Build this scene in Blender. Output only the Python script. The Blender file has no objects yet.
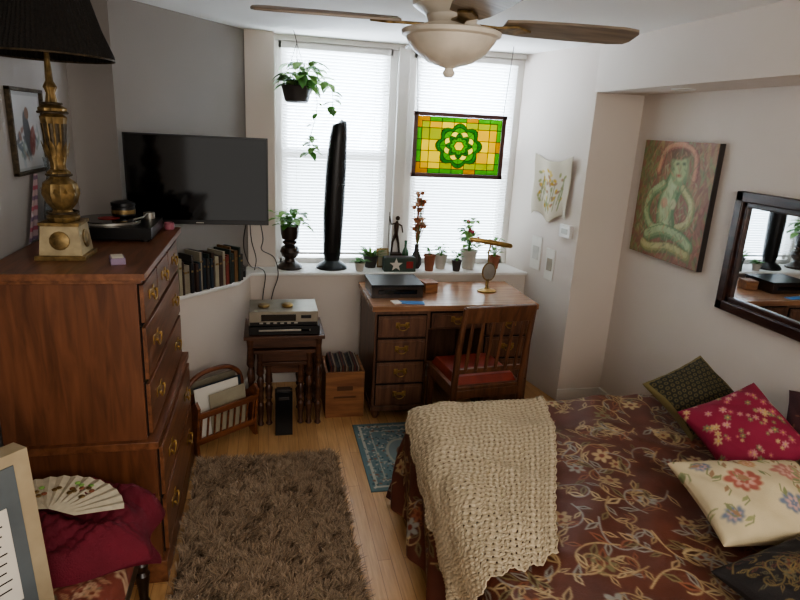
import bpy, math, random
import numpy as np
from mathutils import Vector, Matrix, Euler, noise
random.seed(7); np.random.seed(7)
pi=math.pi
def lin(c): return c/12.92 if c<=0.04045 else ((c+0.055)/1.055)**2.4
def hx(h):
    h=h.lstrip('#'); return tuple(lin(int(h[i:i+2],16)/255) for i in (0,2,4))
# ---------------------------------------------------------------- materials
def newmat(name):
    m=bpy.data.materials.new(name); m.use_nodes=True
    return m,m.node_tree.nodes,m.node_tree.links,m.node_tree.nodes['Principled BSDF']
def plain(name,h,rough=.5,metal=0,var=.12,scale=12,bump=0,bscale=60,emit=0,spec=.5,trans=0,coat=0):
    m,n,l,p=newmat(name); c=hx(h)
    p.inputs['Roughness'].default_value=rough; p.inputs['Metallic'].default_value=metal
    p.inputs['Specular IOR Level'].default_value=spec
    p.inputs['Coat Weight'].default_value=coat
    tc=n.new('ShaderNodeTexCoord'); nz=n.new('ShaderNodeTexNoise'); nz.inputs['Scale'].default_value=scale; nz.inputs['Detail'].default_value=4
    l.new(tc.outputs['Object'],nz.inputs['Vector'])
    cr=n.new('ShaderNodeValToRGB'); cr.color_ramp.elements[0].position=.3; cr.color_ramp.elements[1].position=.7
    cr.color_ramp.elements[0].color=(*[x*(1-var) for x in c],1); cr.color_ramp.elements[1].color=(*[min(1,x*(1+var)) for x in c],1)
    l.new(nz.outputs['Fac'],cr.inputs['Fac']); l.new(cr.outputs['Color'],p.inputs['Base Color'])
    if bump:
        b=n.new('ShaderNodeBump'); b.inputs['Strength'].default_value=bump; b.inputs['Distance'].default_value=.01
        n2=n.new('ShaderNodeTexNoise'); n2.inputs['Scale'].default_value=bscale; n2.inputs['Detail'].default_value=5
        l.new(tc.outputs['Object'],n2.inputs['Vector']); l.new(n2.outputs['Fac'],b.inputs['Height']); l.new(b.outputs['Normal'],p.inputs['Normal'])
    if emit:
        p.inputs['Emission Color'].default_value=(*c,1); p.inputs['Emission Strength'].default_value=emit
    if trans: p.inputs['Transmission Weight'].default_value=trans
    return m
def wood(name,h1,h2,axis='x',rough=.4,scale=9,coat=.2):
    m,n,l,p=newmat(name)
    tc=n.new('ShaderNodeTexCoord'); mp=n.new('ShaderNodeMapping'); s=[7,7,7]; s['xyz'.index(axis)]=.8
    mp.inputs['Scale'].default_value=s; l.new(tc.outputs['Object'],mp.inputs['Vector'])
    nz=n.new('ShaderNodeTexNoise'); nz.inputs['Scale'].default_value=scale*.5; nz.inputs['Detail'].default_value=6; nz.inputs['Distortion'].default_value=.6
    l.new(mp.outputs['Vector'],nz.inputs['Vector'])
    cr=n.new('ShaderNodeValToRGB'); cr.color_ramp.elements[0].position=.32; cr.color_ramp.elements[1].position=.68
    cr.color_ramp.elements[0].color=(*hx(h1),1); cr.color_ramp.elements[1].color=(*hx(h2),1)
    l.new(nz.outputs['Fac'],cr.inputs['Fac']); l.new(cr.outputs['Color'],p.inputs['Base Color'])
    p.inputs['Roughness'].default_value=rough; p.inputs['Coat Weight'].default_value=coat; p.inputs['Coat Roughness'].default_value=.25
    b=n.new('ShaderNodeBump'); b.inputs['Strength'].default_value=.08; b.inputs['Distance'].default_value=.003
    l.new(nz.outputs['Fac'],b.inputs['Height']); l.new(b.outputs['Normal'],p.inputs['Normal'])
    return m
def colmat(name,rough=.8,bump=.3,bscale=300,sheen=0,coat=0):
    m,n,l,p=newmat(name)
    a=n.new('ShaderNodeAttribute'); a.attribute_name='Col'
    l.new(a.outputs['Color'],p.inputs['Base Color']); p.inputs['Roughness'].default_value=rough
    p.inputs['Sheen Weight'].default_value=sheen; p.inputs['Coat Weight'].default_value=coat
    if bump:
        tc=n.new('ShaderNodeTexCoord')
        b=n.new('ShaderNodeBump'); b.inputs['Strength'].default_value=bump; b.inputs['Distance'].default_value=.004
        n2=n.new('ShaderNodeTexNoise'); n2.inputs['Scale'].default_value=bscale
        l.new(tc.outputs['Object'],n2.inputs['Vector']); l.new(n2.outputs['Fac'],b.inputs['Height']); l.new(b.outputs['Normal'],p.inputs['Normal'])
    return m
# ---------------------------------------------------------------- builder
def smooth(pts,n=6):
    P=[Vector(p) for p in pts]; P=[P[0]*2-P[1]]+P+[P[-1]*2-P[-2]]; out=[]
    for i in range(1,len(P)-2):
        for k in range(n):
            t=k/n; a,b_,c_,d=P[i-1],P[i],P[i+1],P[i+2]
            out.append(.5*((2*b_)+(c_-a)*t+(2*a-5*b_+4*c_-d)*t*t+(3*b_-a-3*c_+d)*t**3))
    out.append(P[-2]); return out
class B:
    def __init__(s,name,loc=(0,0,0),rz=0,rot=None):
        s.name=name; s.v=[]; s.f=[]; s.mi=[]; s.mats=[]; s.loc=loc; s.rot=rot or (0,0,rz)
    def add(s,vs,fs,mat):
        if mat not in s.mats: s.mats.append(mat)
        k=s.mats.index(mat); o=len(s.v); s.v+= [tuple(v) for v in vs]; s.f+=[tuple(i+o for i in f) for f in fs]; s.mi+=[k]*len(fs)
    def box(s,c,size,mat,rot=(0,0,0),tap=1.0):
        R=Euler(rot).to_matrix(); vs=[]
        for z in (-1,1):
            t=tap if z>0 else 1
            for x,y in ((-1,-1),(1,-1),(1,1),(-1,1)):
                vs.append(Vector(c)+R@Vector((x*size[0]/2*t,y*size[1]/2*t,z*size[2]/2)))
        s.add(vs,[(3,2,1,0),(4,5,6,7),(0,1,5,4),(1,2,6,5),(2,3,7,6),(3,0,4,7)],mat)
    def b2(s,x0,x1,y0,y1,z0,z1,mat): s.box(((x0+x1)/2,(y0+y1)/2,(z0+z1)/2),(x1-x0,y1-y0,z1-z0),mat)
    def prism(s,pts,z0,z1,mat):
        n=len(pts); vs=[(x,y,z0) for x,y in pts]+[(x,y,z1) for x,y in pts]
        fs=[tuple(range(n))[::-1],tuple(range(n,2*n))]+[(i,(i+1)%n,n+(i+1)%n,n+i) for i in range(n)]
        s.add(vs,fs,mat)
    def lathe(s,prof,c,mat,seg=24,rot=(0,0,0),sx=1,sy=1,flute=None):
        R=Euler(rot).to_matrix(); vs=[];fs=[]
        for r,z in prof:
            for i in range(seg):
                a=2*pi*i/seg; rr=r
                if flute: rr=r*(1+flute[1]*math.cos(flute[0]*a))
                vs.append(Vector(c)+R@Vector((rr*math.cos(a)*sx,rr*math.sin(a)*sy,z)))
        for k in range(len(prof)-1):
            for i in range(seg):
                j=(i+1)%seg; fs.append((k*seg+i,k*seg+j,(k+1)*seg+j,(k+1)*seg+i))
        if prof[0][0]>1e-5: fs.append(tuple(range(seg))[::-1])
        if prof[-1][0]>1e-5: fs.append(tuple(range((len(prof)-1)*seg,len(prof)*seg)))
        s.add(vs,fs,mat)
    def cyl(s,c,r,h,mat,seg=20,rot=(0,0,0),r2=None):
        s.lathe([(r,-h/2),(r2 if r2 is not None else r,h/2)],c,mat,seg,rot)
    def sph(s,c,r,mat,seg=14,sc=(1,1,1)):
        n=8; s.lathe([(max(1e-6,r*math.sin(pi*k/n)),-r*math.cos(pi*k/n)*sc[2]) for k in range(n+1)],c,mat,seg,sx=sc[0],sy=sc[1])
    def tube(s,pts,r,mat,seg=8):
        pts=[Vector(p) for p in pts]; n=len(pts); vs=[];fs=[]
        rs=r if isinstance(r,(list,tuple)) else [r]*n
        for k,p in enumerate(pts):
            d=(pts[min(k+1,n-1)]-pts[max(k-1,0)]).normalized()
            u=d.orthogonal().normalized() if k==0 else (pu-d*pu.dot(d)).normalized()
            pu=u; w=d.cross(u)
            for i in range(seg):
                a=2*pi*i/seg; vs.append(p+(u*math.cos(a)+w*math.sin(a))*rs[k])
        for k in range(n-1):
            for i in range(seg):
                j=(i+1)%seg; fs.append((k*seg+i,k*seg+j,(k+1)*seg+j,(k+1)*seg+i))
        fs.append(tuple(range(seg))[::-1]); fs.append(tuple(range((n-1)*seg,n*seg))); s.add(vs,fs,mat)
    def leaf(s,p,d,L,W,mat,droop=.3):
        p=Vector(p); d=Vector(d).normalized(); side=d.cross(Vector((0,0,1)))
        if side.length<.1: side=Vector((1,0,0))
        side.normalize(); up=side.cross(d); vs=[];
        for t,w in ((0,.05),(.15,.7),(.4,1),(.7,.7),(1,.03)):
            c=p+d*L*t-Vector((0,0,1))*droop*L*t*t
            vs+= [c-side*W*w/2+up*W*.12*w, c, c+side*W*w/2+up*W*.12*w]
        fs=[]
        for k in range(4):
            for j in range(2): a=k*3+j; fs.append((a,a+1,a+4,a+3))
        s.add(vs,fs,mat)
    def done(s,bevel=.002,smooth=35,seg=2,parent=None):
        me=bpy.data.meshes.new(s.name); me.from_pydata(s.v,[],s.f)
        for m in s.mats: me.materials.append(m)
        me.polygons.foreach_set('material_index',s.mi)
        me.polygons.foreach_set('use_smooth',[True]*len(s.f)); me.update(); me.set_sharp_from_angle(angle=math.radians(smooth))
        ob=bpy.data.objects.new(s.name,me); bpy.context.collection.objects.link(ob)
        ob.location=s.loc; ob.rotation_euler=s.rot
        if bevel:
            md=ob.modifiers.new('bevel','BEVEL'); md.width=bevel; md.segments=seg; md.limit_method='ANGLE'; md.angle_limit=math.radians(50)
        if parent: ob.parent=parent
        return ob
class Canvas:
    def __init__(s,w,h,res,bg):
        s.w,s.h,s.res=w,h,res; s.nx=int(round(w/res))+1; s.ny=int(round(h/res))+1
        s.a=np.zeros((s.ny,s.nx,3)); s.a[:]=hx(bg)
        s.X,s.Y=np.meshgrid(np.linspace(0,w,s.nx),np.linspace(0,h,s.ny))
    def blob(s,x,y,rx,ry,rot,col,alpha=1,soft=None,tip=0):
        R=max(rx,ry)*1.2+s.res*2
        i0,i1=max(0,int((x-R)/s.res)),min(s.nx,int((x+R)/s.res)+2); j0,j1=max(0,int((y-R)/s.res)),min(s.ny,int((y+R)/s.res)+2)
        if i0>=i1 or j0>=j1: return
        X=s.X[j0:j1,i0:i1]-x; Y=s.Y[j0:j1,i0:i1]-y; c,q=math.cos(rot),math.sin(rot)
        u=(X*c+Y*q)/rx; v=(-X*q+Y*c)/ry
        if tip: v=v/np.clip(1-tip*np.abs(u),.05,1)
        d=(1-np.sqrt(u*u+v*v))*min(rx,ry)
        sf=soft or s.res; m=(np.clip(d/sf+.5,0,1)*alpha)[...,None]
        s.a[j0:j1,i0:i1]=s.a[j0:j1,i0:i1]*(1-m)+np.array(hx(col) if isinstance(col,str) else col)*m
    def stroke(s,pts,w,col,alpha=1):
        for k in range(len(pts)-1):
            (x0,y0),(x1,y1)=pts[k],pts[k+1]; L=math.hypot(x1-x0,y1-y0); n=max(1,int(L/(w*.5)))
            for i in range(n): t=i/n; s.blob(x0+(x1-x0)*t,y0+(y1-y0)*t,w/2,w/2,0,col,alpha)
    def rect(s,x0,x1,y0,y1,col):
        m=(s.X>=x0)&(s.X<x1)&(s.Y>=y0)&(s.Y<y1); s.a[m]=hx(col)
    def mott(s,sc,amp,seed=0):
        g=np.zeros(s.X.shape)
        for o in range(3):
            k=sc*2**o; r=np.random.RandomState(seed+o).rand(int(s.h*k)+3,int(s.w*k)+3)
            fx=s.X*k; fy=s.Y*k; ix=fx.astype(int); iy=fy.astype(int); tx=fx-ix; ty=fy-iy; tx=tx*tx*(3-2*tx); ty=ty*ty*(3-2*ty)
            g+=((r[iy,ix]*(1-tx)+r[iy,ix+1]*tx)*(1-ty)+(r[iy+1,ix]*(1-tx)+r[iy+1,ix+1]*tx)*ty-.5)/2**o
        s.a*=np.clip(1+amp*g,.1,3)[...,None]; return g
def grid(name,X,Y,Z,col,mat,loc=(0,0,0),rot=(0,0,0),mask=None,smooth=True,parent=None,thick=0):
    ny,nx=X.shape; co=np.stack([X,Y,Z],-1).reshape(-1,3)
    i=np.arange(nx-1)[None,:]+np.arange(ny-1)[:,None]*nx
    F=np.stack([i,i+1,i+nx+1,i+nx],-1)
    if mask is not None: F=F[mask]
    F=F.reshape(-1,4); nf=len(F)
    me=bpy.data.meshes.new(name); me.vertices.add(len(co)); me.vertices.foreach_set('co',co.ravel())
    me.loops.add(nf*4); me.loops.foreach_set('vertex_index',F.ravel().astype(np.int32))
    me.polygons.add(nf); me.polygons.foreach_set('loop_start',np.arange(nf)*4)
    me.update(calc_edges=True); me.polygons.foreach_set('use_smooth',[smooth]*nf)
    if col is not None:
        ca=me.color_attributes.new(name='Col',type='FLOAT_COLOR',domain='POINT')
        rgba=np.ones((len(co),4)); rgba[:,:3]=col.reshape(-1,3); ca.data.foreach_set('color',rgba.ravel())
    me.materials.append(mat)
    ob=bpy.data.objects.new(name,me); bpy.context.collection.objects.link(ob); ob.location=loc; ob.rotation_euler=rot
    if thick: md=ob.modifiers.new('s','SOLIDIFY'); md.thickness=thick
    if parent: ob.parent=parent
    return ob
# ---------------------------------------------------------------- common mats
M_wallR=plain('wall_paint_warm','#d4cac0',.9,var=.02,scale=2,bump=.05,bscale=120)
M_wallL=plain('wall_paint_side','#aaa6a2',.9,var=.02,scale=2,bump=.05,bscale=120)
M_wallShade=plain('wall_paint_shaded','#88827d',.9,var=.02,scale=2,bump=.05,bscale=120)  # same wall paint, darkened in colour for the shade on the TV wall
M_ceil=plain('ceiling_paint','#dfddd8',.95,var=.01,scale=2)
M_trim=plain('trim_white','#dedcd7',.5,var=.03,scale=3)
M_black=plain('black_plastic','#0c0c0d',.35)
M_blackgl=plain('black_gloss','#050607',.08)
M_silver=plain('silver','#a8a59c',.35,.7)
M_brass=plain('brass','#a88a55',.35,.8,var=.25,scale=30)
M_gold=plain('antique_gold','#85704a',.42,.65,var=.5,scale=35)
M_green=plain('leaf_green','#4c8036',.5,var=.35,scale=25)
M_green2=plain('leaf_light','#80aa5c',.5,var=.3,scale=25)
M_terra=plain('terracotta','#8d5a43',.8)
M_potdark=plain('pot_dark','#3a3532',.5)
M_potwhite=plain('pot_white','#b9b3a8',.5)
M_white=plain('white_paper','#d8d4ca',.8,var=.03)
M_red=plain('red_paint','#8c2020',.5)
W_dress=wood('dresser_wood_v','#573420','#7a4d33','z',.45,coat=.1)
W_dressx=wood('dresser_wood_y','#5e3a25','#86583c','y',.38,coat=.15)
W_desk=wood('desk_wood','#54392c','#785641','z',.4)
W_desktop=wood('desk_top_wood','#8a6348','#ad8264','x',.25)
W_chair=wood('chair_wood','#4a2f20','#704a33','z',.35)
W_dark=wood('dark_wood','#1f140e','#3b291c','z',.35)
W_box=wood('crate_wood','#73492e','#9a6b45','x',.6,coat=0)
# ---------------------------------------------------------------- camera
th=math.radians(16);ps=math.radians(13);ro=math.radians(3)
c,s_=math.cos,math.sin
F=Vector((s_(ps)*c(th),c(ps)*c(th),-s_(th)));R0=Vector((c(ps),-s_(ps),0));U0=Vector((s_(ps)*s_(th),c(ps)*s_(th),c(th)))
R=R0*c(ro)+U0*s_(ro);U=-R0*s_(ro)+U0*c(ro)
cam=bpy.data.cameras.new('camera'); cam.sensor_width=36; cam.lens=27; cam.clip_start=.02
co=bpy.data.objects.new('camera',cam); bpy.context.collection.objects.link(co)
co.matrix_world=Matrix(((R.x,U.x,-F.x,0),(R.y,U.y,-F.y,0),(R.z,U.z,-F.z,1.8),(0,0,0,1)))
bpy.context.scene.camera=co
# ---------------------------------------------------------------- room
CZ=2.35
m,n,l,p=newmat('oak_floor')
tc=n.new('ShaderNodeTexCoord'); mp=n.new('ShaderNodeMapping'); mp.inputs['Rotation'].default_value=(0,0,pi/2); l.new(tc.outputs['Object'],mp.inputs['Vector'])
br=n.new('ShaderNodeTexBrick'); br.inputs['Scale'].default_value=1; br.inputs['Brick Width'].default_value=.9; br.inputs['Row Height'].default_value=.057
br.inputs['Mortar Size'].default_value=.0009; br.inputs['Mortar Smooth'].default_value=.3; br.inputs['Bias'].default_value=0; br.offset=.37
br.inputs['Color1'].default_value=(*hx('#c1996a'),1); br.inputs['Color2'].default_value=(*hx('#d1aa7a'),1); br.inputs['Mortar'].default_value=(*hx('#856040'),1)
l.new(mp.outputs['Vector'],br.inputs['Vector'])
mp2=n.new('ShaderNodeMapping'); mp2.inputs['Scale'].default_value=(30,2,1); l.new(tc.outputs['Object'],mp2.inputs['Vector'])
nz=n.new('ShaderNodeTexNoise'); nz.inputs['Scale'].default_value=3; nz.inputs['Detail'].default_value=6; l.new(mp2.outputs['Vector'],nz.inputs['Vector'])
cr=n.new('ShaderNodeValToRGB'); cr.color_ramp.elements[0].color=(.82,.78,.72,1); cr.color_ramp.elements[1].color=(1.03,1.01,1,1); cr.color_ramp.elements[0].position=.3;cr.color_ramp.elements[1].position=.7
l.new(nz.outputs['Fac'],cr.inputs['Fac'])
mx=n.new('ShaderNodeMix'); mx.data_type='RGBA'; mx.blend_type='MULTIPLY'; mx.inputs[0].default_value=1
l.new(br.outputs['Color'],mx.inputs[6]); l.new(cr.outputs['Color'],mx.inputs[7]); l.new(mx.outputs[2],p.inputs['Base Color'])
p.inputs['Roughness'].default_value=.33
M_floor=m
b=B('floor'); b.b2(-1.1,2.5,-1.2,4.6,-.1,0,M_floor); b.done(0)
b=B('ceiling'); b.b2(-1.1,2.5,-1.2,4.6,CZ,CZ+.1,M_ceil); b.done(0)
b=B('ceiling_soffit'); b.b2(1.98,2.32,-1.2,3.56,2.07,CZ+.02,M_wallR); b.done(0)
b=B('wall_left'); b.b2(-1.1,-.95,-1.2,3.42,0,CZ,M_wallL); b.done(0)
b=B('wall_back_left'); b.prism([(-1.1,3.5),(-.95,3.5),(-.74,3.42),(-.12,4.26),(-.12,4.6),(-1.1,4.6)],0,CZ,M_wallShade); b.done(0)
b=B('wall_back_pier'); b.b2(-.125,.06,4.24,4.6,0,CZ,M_wallR); b.done(0)
LED=[(-.95,3.2),(-.74,3.27),(-.51,3.47),(-.19,3.80),(-.11,4.07),(1.9,4.07),(1.85,4.5),(-.95,4.5)]
b=B('wall_back'); b.prism(LED,0,.79,M_wallR); b.b2(-.1,1.95,4.46,4.6,0,.85,M_wallR); b.b2(.05,1.95,4.4,4.6,2.31,CZ,M_wallR); b.done(0)
b=B('trim_1'); b.prism([(-.95,3.19),(-.735,3.255),(-.50,3.455),(-.175,3.79),(-.10,4.05),(1.93,4.05),(1.88,4.46),(-.95,4.46)],.79,.81,M_trim); b.done(.004)
b=B('wall_right'); b.prism([(1.83,4.42),(1.99,3.55),(2.32,3.55),(2.32,-1.2),(2.5,-1.2),(2.5,4.6),(1.83,4.6)],0,CZ,M_wallR); b.done(0)
b=B('baseboard_back'); b.prism([(-.5,3.46),(-.18,3.785),(-.10,4.055),(1.89,4.055),(1.89,4.07),(-.11,4.07),(-.19,3.80),(-.51,3.47)],0,.09,M_trim); b.done(.002)
b=B('baseboard_right'); b.b2(2.305,2.32,-1.2,3.55,0,.09,M_trim); b.b2(1.985,2.305,3.535,3.55,0,.09,M_trim); b.done(.002)
b=B('recessed_light',(2.15,2.95,2.07)); b.lathe([(.03,.0),(.05,-.004),(.06,-.004),(.062,0)],(0,0,0),M_trim,24); b.cyl((0,0,-.001),.032,.002,M_white); b.done(0)
# window
def blindmat():
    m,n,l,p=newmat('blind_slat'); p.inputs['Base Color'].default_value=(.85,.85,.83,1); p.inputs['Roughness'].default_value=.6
    p.inputs['Emission Color'].default_value=(.93,.96,1,1); p.inputs['Emission Strength'].default_value=.42  # slat emission stands in for daylight transmitted through the blind
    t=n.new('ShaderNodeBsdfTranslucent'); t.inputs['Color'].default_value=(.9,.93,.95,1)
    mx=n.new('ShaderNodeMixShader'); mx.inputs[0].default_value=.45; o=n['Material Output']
    l.new(p.outputs[0],mx.inputs[1]); l.new(t.outputs[0],mx.inputs[2]); l.new(mx.outputs[0],o.inputs[0]); return m
M_blind=blindmat()
M_day=plain('daylight_glass','#e6f0ff',.5,var=.08,scale=2,emit=10)
M_day2=plain('daylight_glass_lower','#dbe6f2',.5,var=.25,scale=3,emit=4.5)
for k,(x0,x1) in enumerate(((.09,.87),(1.02,1.81))):
    b=B('window_%d'%(k+1))
    y0,y1=4.36,4.44
    b.b2(x0-.035,x0+.02,y0,y1,.81,2.32,M_trim); b.b2(x1-.02,x1+.035,y0,y1,.81,2.32,M_trim)
    b.b2(x0,x1,y0,y1,2.27,2.32,M_trim); b.b2(x0,x1,y0,y1,.81,.85,M_trim)
    b.b2(x0,x1,4.365,4.44,1.56,1.62,M_trim)
    for xx in (x0+.04,x1-.04): b.b2(xx-.02,xx+.02,4.38,4.44,.85,2.27,M_trim)
    b.b2(x0,x1,4.455,4.458,1.59,2.3,M_day); b.b2(x0,x1,4.455,4.458,.84,1.59,M_day2)
    b.done(.002)
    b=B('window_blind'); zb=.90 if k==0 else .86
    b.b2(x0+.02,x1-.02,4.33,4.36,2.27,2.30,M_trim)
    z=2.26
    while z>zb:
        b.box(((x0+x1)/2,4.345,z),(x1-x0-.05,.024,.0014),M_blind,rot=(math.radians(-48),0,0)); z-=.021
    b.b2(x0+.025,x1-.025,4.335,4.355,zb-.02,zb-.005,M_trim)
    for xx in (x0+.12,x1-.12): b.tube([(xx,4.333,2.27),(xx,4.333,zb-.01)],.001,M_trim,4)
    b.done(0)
b=B('trim_2'); b.b2(.905,.985,4.32,4.5,.81,2.33,M_trim); b.b2(.055,.07,4.30,4.5,.81,2.33,M_trim); b.b2(.05,1.86,4.34,4.5,2.315,2.35,M_trim); b.done(.003)
# ---------------------------------------------------------------- bed
X0,Y1,TOP=.72,2.46,.53
NX,NY=1.59,1.55
def bedmap(u,v,off=0.0):
    u=np.asarray(u,float); v=np.asarray(v,float)
    du=np.minimum(u,0); dv=np.minimum(v,0); d=np.sqrt(du*du+dv*dv)+1e-9
    ux,uy=du/d,dv/d
    r=.09; a=np.clip(d/r,0,pi/2)
    o=r*np.sin(a); dz=r*(1-np.cos(a)); ex=np.maximum(d-r*pi/2,0)
    per=u+v*1.3
    fold=(np.sin(per*15+1)*.022+np.sin(per*29)*.010)*np.clip(ex/.3,0,1)
    o=o+ex*.12+fold+off*np.sin(a); dz=dz+ex*.98-off*np.cos(a)
    x=X0+np.maximum(u,0)+ux*o; y=Y1-np.maximum(v,0)-uy*o
    wr=.009*np.sin(u*9+v*4)+.008*np.sin(v*11-u*5)+.006*np.sin(u*23+3*np.sin(v*7))+.009*np.clip(np.sin((u*.6-v)*14+2*np.sin(u*5)),0,1)**4
    rise=.03*np.clip((u-.1)/1.2,0,1)
    z=TOP-dz+(wr+rise)*np.clip(1-d/.1,0,1)
    return x,y,np.maximum(z,.012)
HU=.50
cv=Canvas(NX+HU,NY+HU,.004,'#62382b')
cv.mott(14,.35,3)
pal=['#b39c78','#a48e6a','#94948c','#925c44','#bca984','#7b7454']
rs=random.Random(11)
def motif(cv,x,y,rot,S,rs,pal,line,dark='#52301f',lw=.0052):
    pts=[];kk=rs.choice((-1,1)); 
    for i in range(22):
        t=i/21; a=rot+kk*(t*t*5.0); pts.append((x,y)); x+=math.cos(a)*S*.075; y+=math.sin(a)*S*.075
    cv.stroke(pts,lw,line)
    for i in range(2,20,3):
        px,py=pts[i]; a=math.atan2(pts[i+1][1]-py,pts[i+1][0]-px)+kk*rs.uniform(.6,1.1)*(1 if i%2 else -1)
        L=S*rs.uniform(.12,.21); c=rs.choice(pal)
        cx,cy=px+math.cos(a)*L,py+math.sin(a)*L
        cv.blob(cx,cy,L,L*.38,a,c,tip=.7); cv.blob(cx,cy,L*.7,L*.18,a,dark,tip=.7)
    if rs.random()<.45:
        px,py=pts[-1]; c=rs.choice(pal)
        for q in range(6):
            a=q*pi/3+rot; cv.blob(px+math.cos(a)*S*.12,py+math.sin(a)*S*.12,S*.09,S*.05,a,c)
        cv.blob(px,py,S*.06,S*.06,0,'#7a3f2f')
i=0
yy=0
while yy<NY+HU:
    xx=(i%2)*.08
    while xx<NX+HU:
        motif(cv,xx+rs.uniform(-.03,.03),yy+rs.uniform(-.03,.03),rs.uniform(0,6.28),rs.uniform(.11,.21),rs,pal,rs.choice(['#b09a74','#a08a68','#a08a68','#94918a'])); xx+=.13
    yy+=.115; i+=1
bx,by,bz=bedmap(cv.X-HU,cv.Y-HU)
M_bedsp=colmat('bedspread_fabric',.5,.35,200)
bed=bpy.data.objects.new('bed',None); bpy.context.collection.objects.link(bed)
grid('bedspread',bx,by,bz,cv.a,M_bedsp,parent=bed)
b=B('mattress'); b.b2(X0+.03,2.30,.93,Y1-.03,.12,TOP-.045,M_white); b.done(.03,parent=bed)
b=B('bed_frame'); b.b2(X0+.05,2.29,.95,Y1-.05,.06,.12,W_dark)
for xx in (X0+.1,2.24):
    for yy in (1.0,Y1-.1): b.cyl((xx,yy,.03),.025,.06,W_dark)
b.done(.002,parent=bed)
# crocheted throw
nu,nv=226,346
s,t=np.meshgrid(np.linspace(0,1,nu),np.linspace(0,1,nv))
def mixp(a,b,t): return a+(b-a)*t
uL=-.07-.27*t+.012*np.sin(t*40); uR=.60-.42*t**1.1+.02*np.sin(t*5)
vN=1.03+.06*np.sin(s*3.3)+.01*np.sin(s*45)
uu=mixp(uL,uR,s); vv=mixp(-.035+0*s,vN,t)-.03*(1-s)
uu=uu+.003*np.sin(t*120)
drape=.004*np.sin(uu*13+vv*6+1)+.004*np.sin(vv*17-uu*9)+.008*np.clip(np.sin((uu*.8+vv*.35)*16),0,1)**4
off=.014+.0045*np.cos(t*2*pi*43)**2+.002*np.cos(s*2*pi*28)+np.abs(drape)
x,y,z=bedmap(uu,vv,off)
iu,iv=np.meshgrid(np.arange(nu-1),np.arange(nv-1))
mask=~(((iu%8)>=6)&(((iv+4*((iu//8)%2))%8)>=5))
cc=np.zeros((nv,nu,3)); cc[:]=hx('#c6b79c'); cc*= (1+.12*np.cos(t*2*pi*43)[...,None]+.07*np.random.rand(nv,nu,1))
M_croc=colmat('crochet_yarn',.95,.8,350)
grid('crochet_throw_blanket',x,y,z,cc,M_croc,mask=mask,thick=.004)
# ---------------------------------------------------------------- pillows
def pillow(name,loc,tilt,yaw,spin,w,h,t,canvas,mat):
    M=Matrix.Rotation(math.radians(yaw),3,'Z')@Matrix.Rotation(math.radians(tilt),3,'X')@Matrix.Rotation(math.radians(spin),3,'Z')
    rot=M.to_euler()
    U_=canvas.X/canvas.w*2-1; V_=canvas.Y/canvas.h*2-1
    e=np.clip((1-U_**2)*(1-V_**2),0,1)**.40
    px=U_*w/2*(1-.09*(1-V_**2)); py=V_*h/2*(1-.09*(1-U_**2))
    edge=np.clip(np.maximum(np.abs(U_),np.abs(V_))-.5,0,1)
    wob=.008*np.sin(U_*6+1)*np.cos(V_*5)*e+.006*np.sin(U_*15+V_*9)*e*edge*2
    o=grid(name,px,py,e*t/2+wob,canvas.a,mat,loc,rot)
    grid('back',px,py,-e*t/2,canvas.a,mat,parent=o)
    return o
M_pil=colmat('cushion_fabric',.8,.4,260)
def cvp(bg,w=.42,h=.42): return Canvas(w,h,.004,bg)
k1=cvp('#2a2a20')
for i in range(14):
    for j in range(14):
        k1.blob(i*.033+(j%2)*.016,j*.031,.011,.011,0,'#6c6240'); k1.blob(i*.033+(j%2)*.016,j*.031,.006,.006,0,'#2a2820')
for a_ in (0,.40): k1.rect(a_,a_+.02,0,.42,'#7a6e48'); k1.rect(0,.42,a_,a_+.02,'#7a6e48')
k2=cvp('#8a2440'); rp=random.Random(4)
for q in range(85):
    x,y=rp.uniform(0,.42),rp.uniform(0,.42); S=rp.uniform(.008,.02); cl=rp.choice(['#bd8a8c','#b0606c','#74805f','#bfa880'])
    for w in range(6): k2.blob(x+math.cos(w)*S*.6,y+math.sin(w)*S*.6,S*.4,S*.22,w,cl)
    k2.blob(x,y,S*.25,S*.25,0,'#c9a85a')
k3=Canvas(.5,.36,.003,'#cbbd9c')
for (x,y,S,cl) in ((.17,.21,.062,'#a25c50'),(.37,.25,.055,'#ab7468'),(.29,.1,.045,'#6f7a8c'),(.43,.13,.045,'#a25c50'),(.06,.08,.035,'#6f7a8c'),(.25,.31,.03,'#b58a5c'),(.07,.3,.03,'#6f7a8c')):
    for w in range(9): k3.blob(x+math.cos(w*.7)*S*.62*(1+.3*math.sin(w*2)),y+math.sin(w*.7)*S*.5,S*.42,S*.25,w*.7+.4,cl,soft=.008)
    for w in range(7): k3.blob(x+math.cos(w*.9)*S*.38,y+math.sin(w*.9)*S*.32,S*.28,S*.14,w*.9,'#cfa698',.8,soft=.006)
    for w in range(5): k3.blob(x+math.cos(w*1.25)*S*.18,y+math.sin(w*1.25)*S*.18,S*.16,S*.1,w,cl)
for q in range(40):
    x,y,a=rp.uniform(0,.5),rp.uniform(0,.36),rp.uniform(0,6)
    k3.stroke([(x,y),(x+.03*math.cos(a),y+.03*math.sin(a)),(x+.05*math.cos(a+.4),y+.05*math.sin(a+.4))],.004,'#7f8660')
    k3.blob(x+.03*math.cos(a+.5),y+.03*math.sin(a+.5),.02,.008,a,rp.choice(['#7f8660','#95986c','#9a7c60']),tip=.6)
k3.mott(20,.12,4)
k4=cvp('#201c1c',.5,.4)
for q in range(30): motif(k4,rp.uniform(0,.5),rp.uniform(0,.4),rp.uniform(0,6),.12,rp,['#7d6c44','#605a44','#6e5c3c','#5f3a30'],'#6d5e3c','#201c1c')
k5=cvp('#452427')
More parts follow.
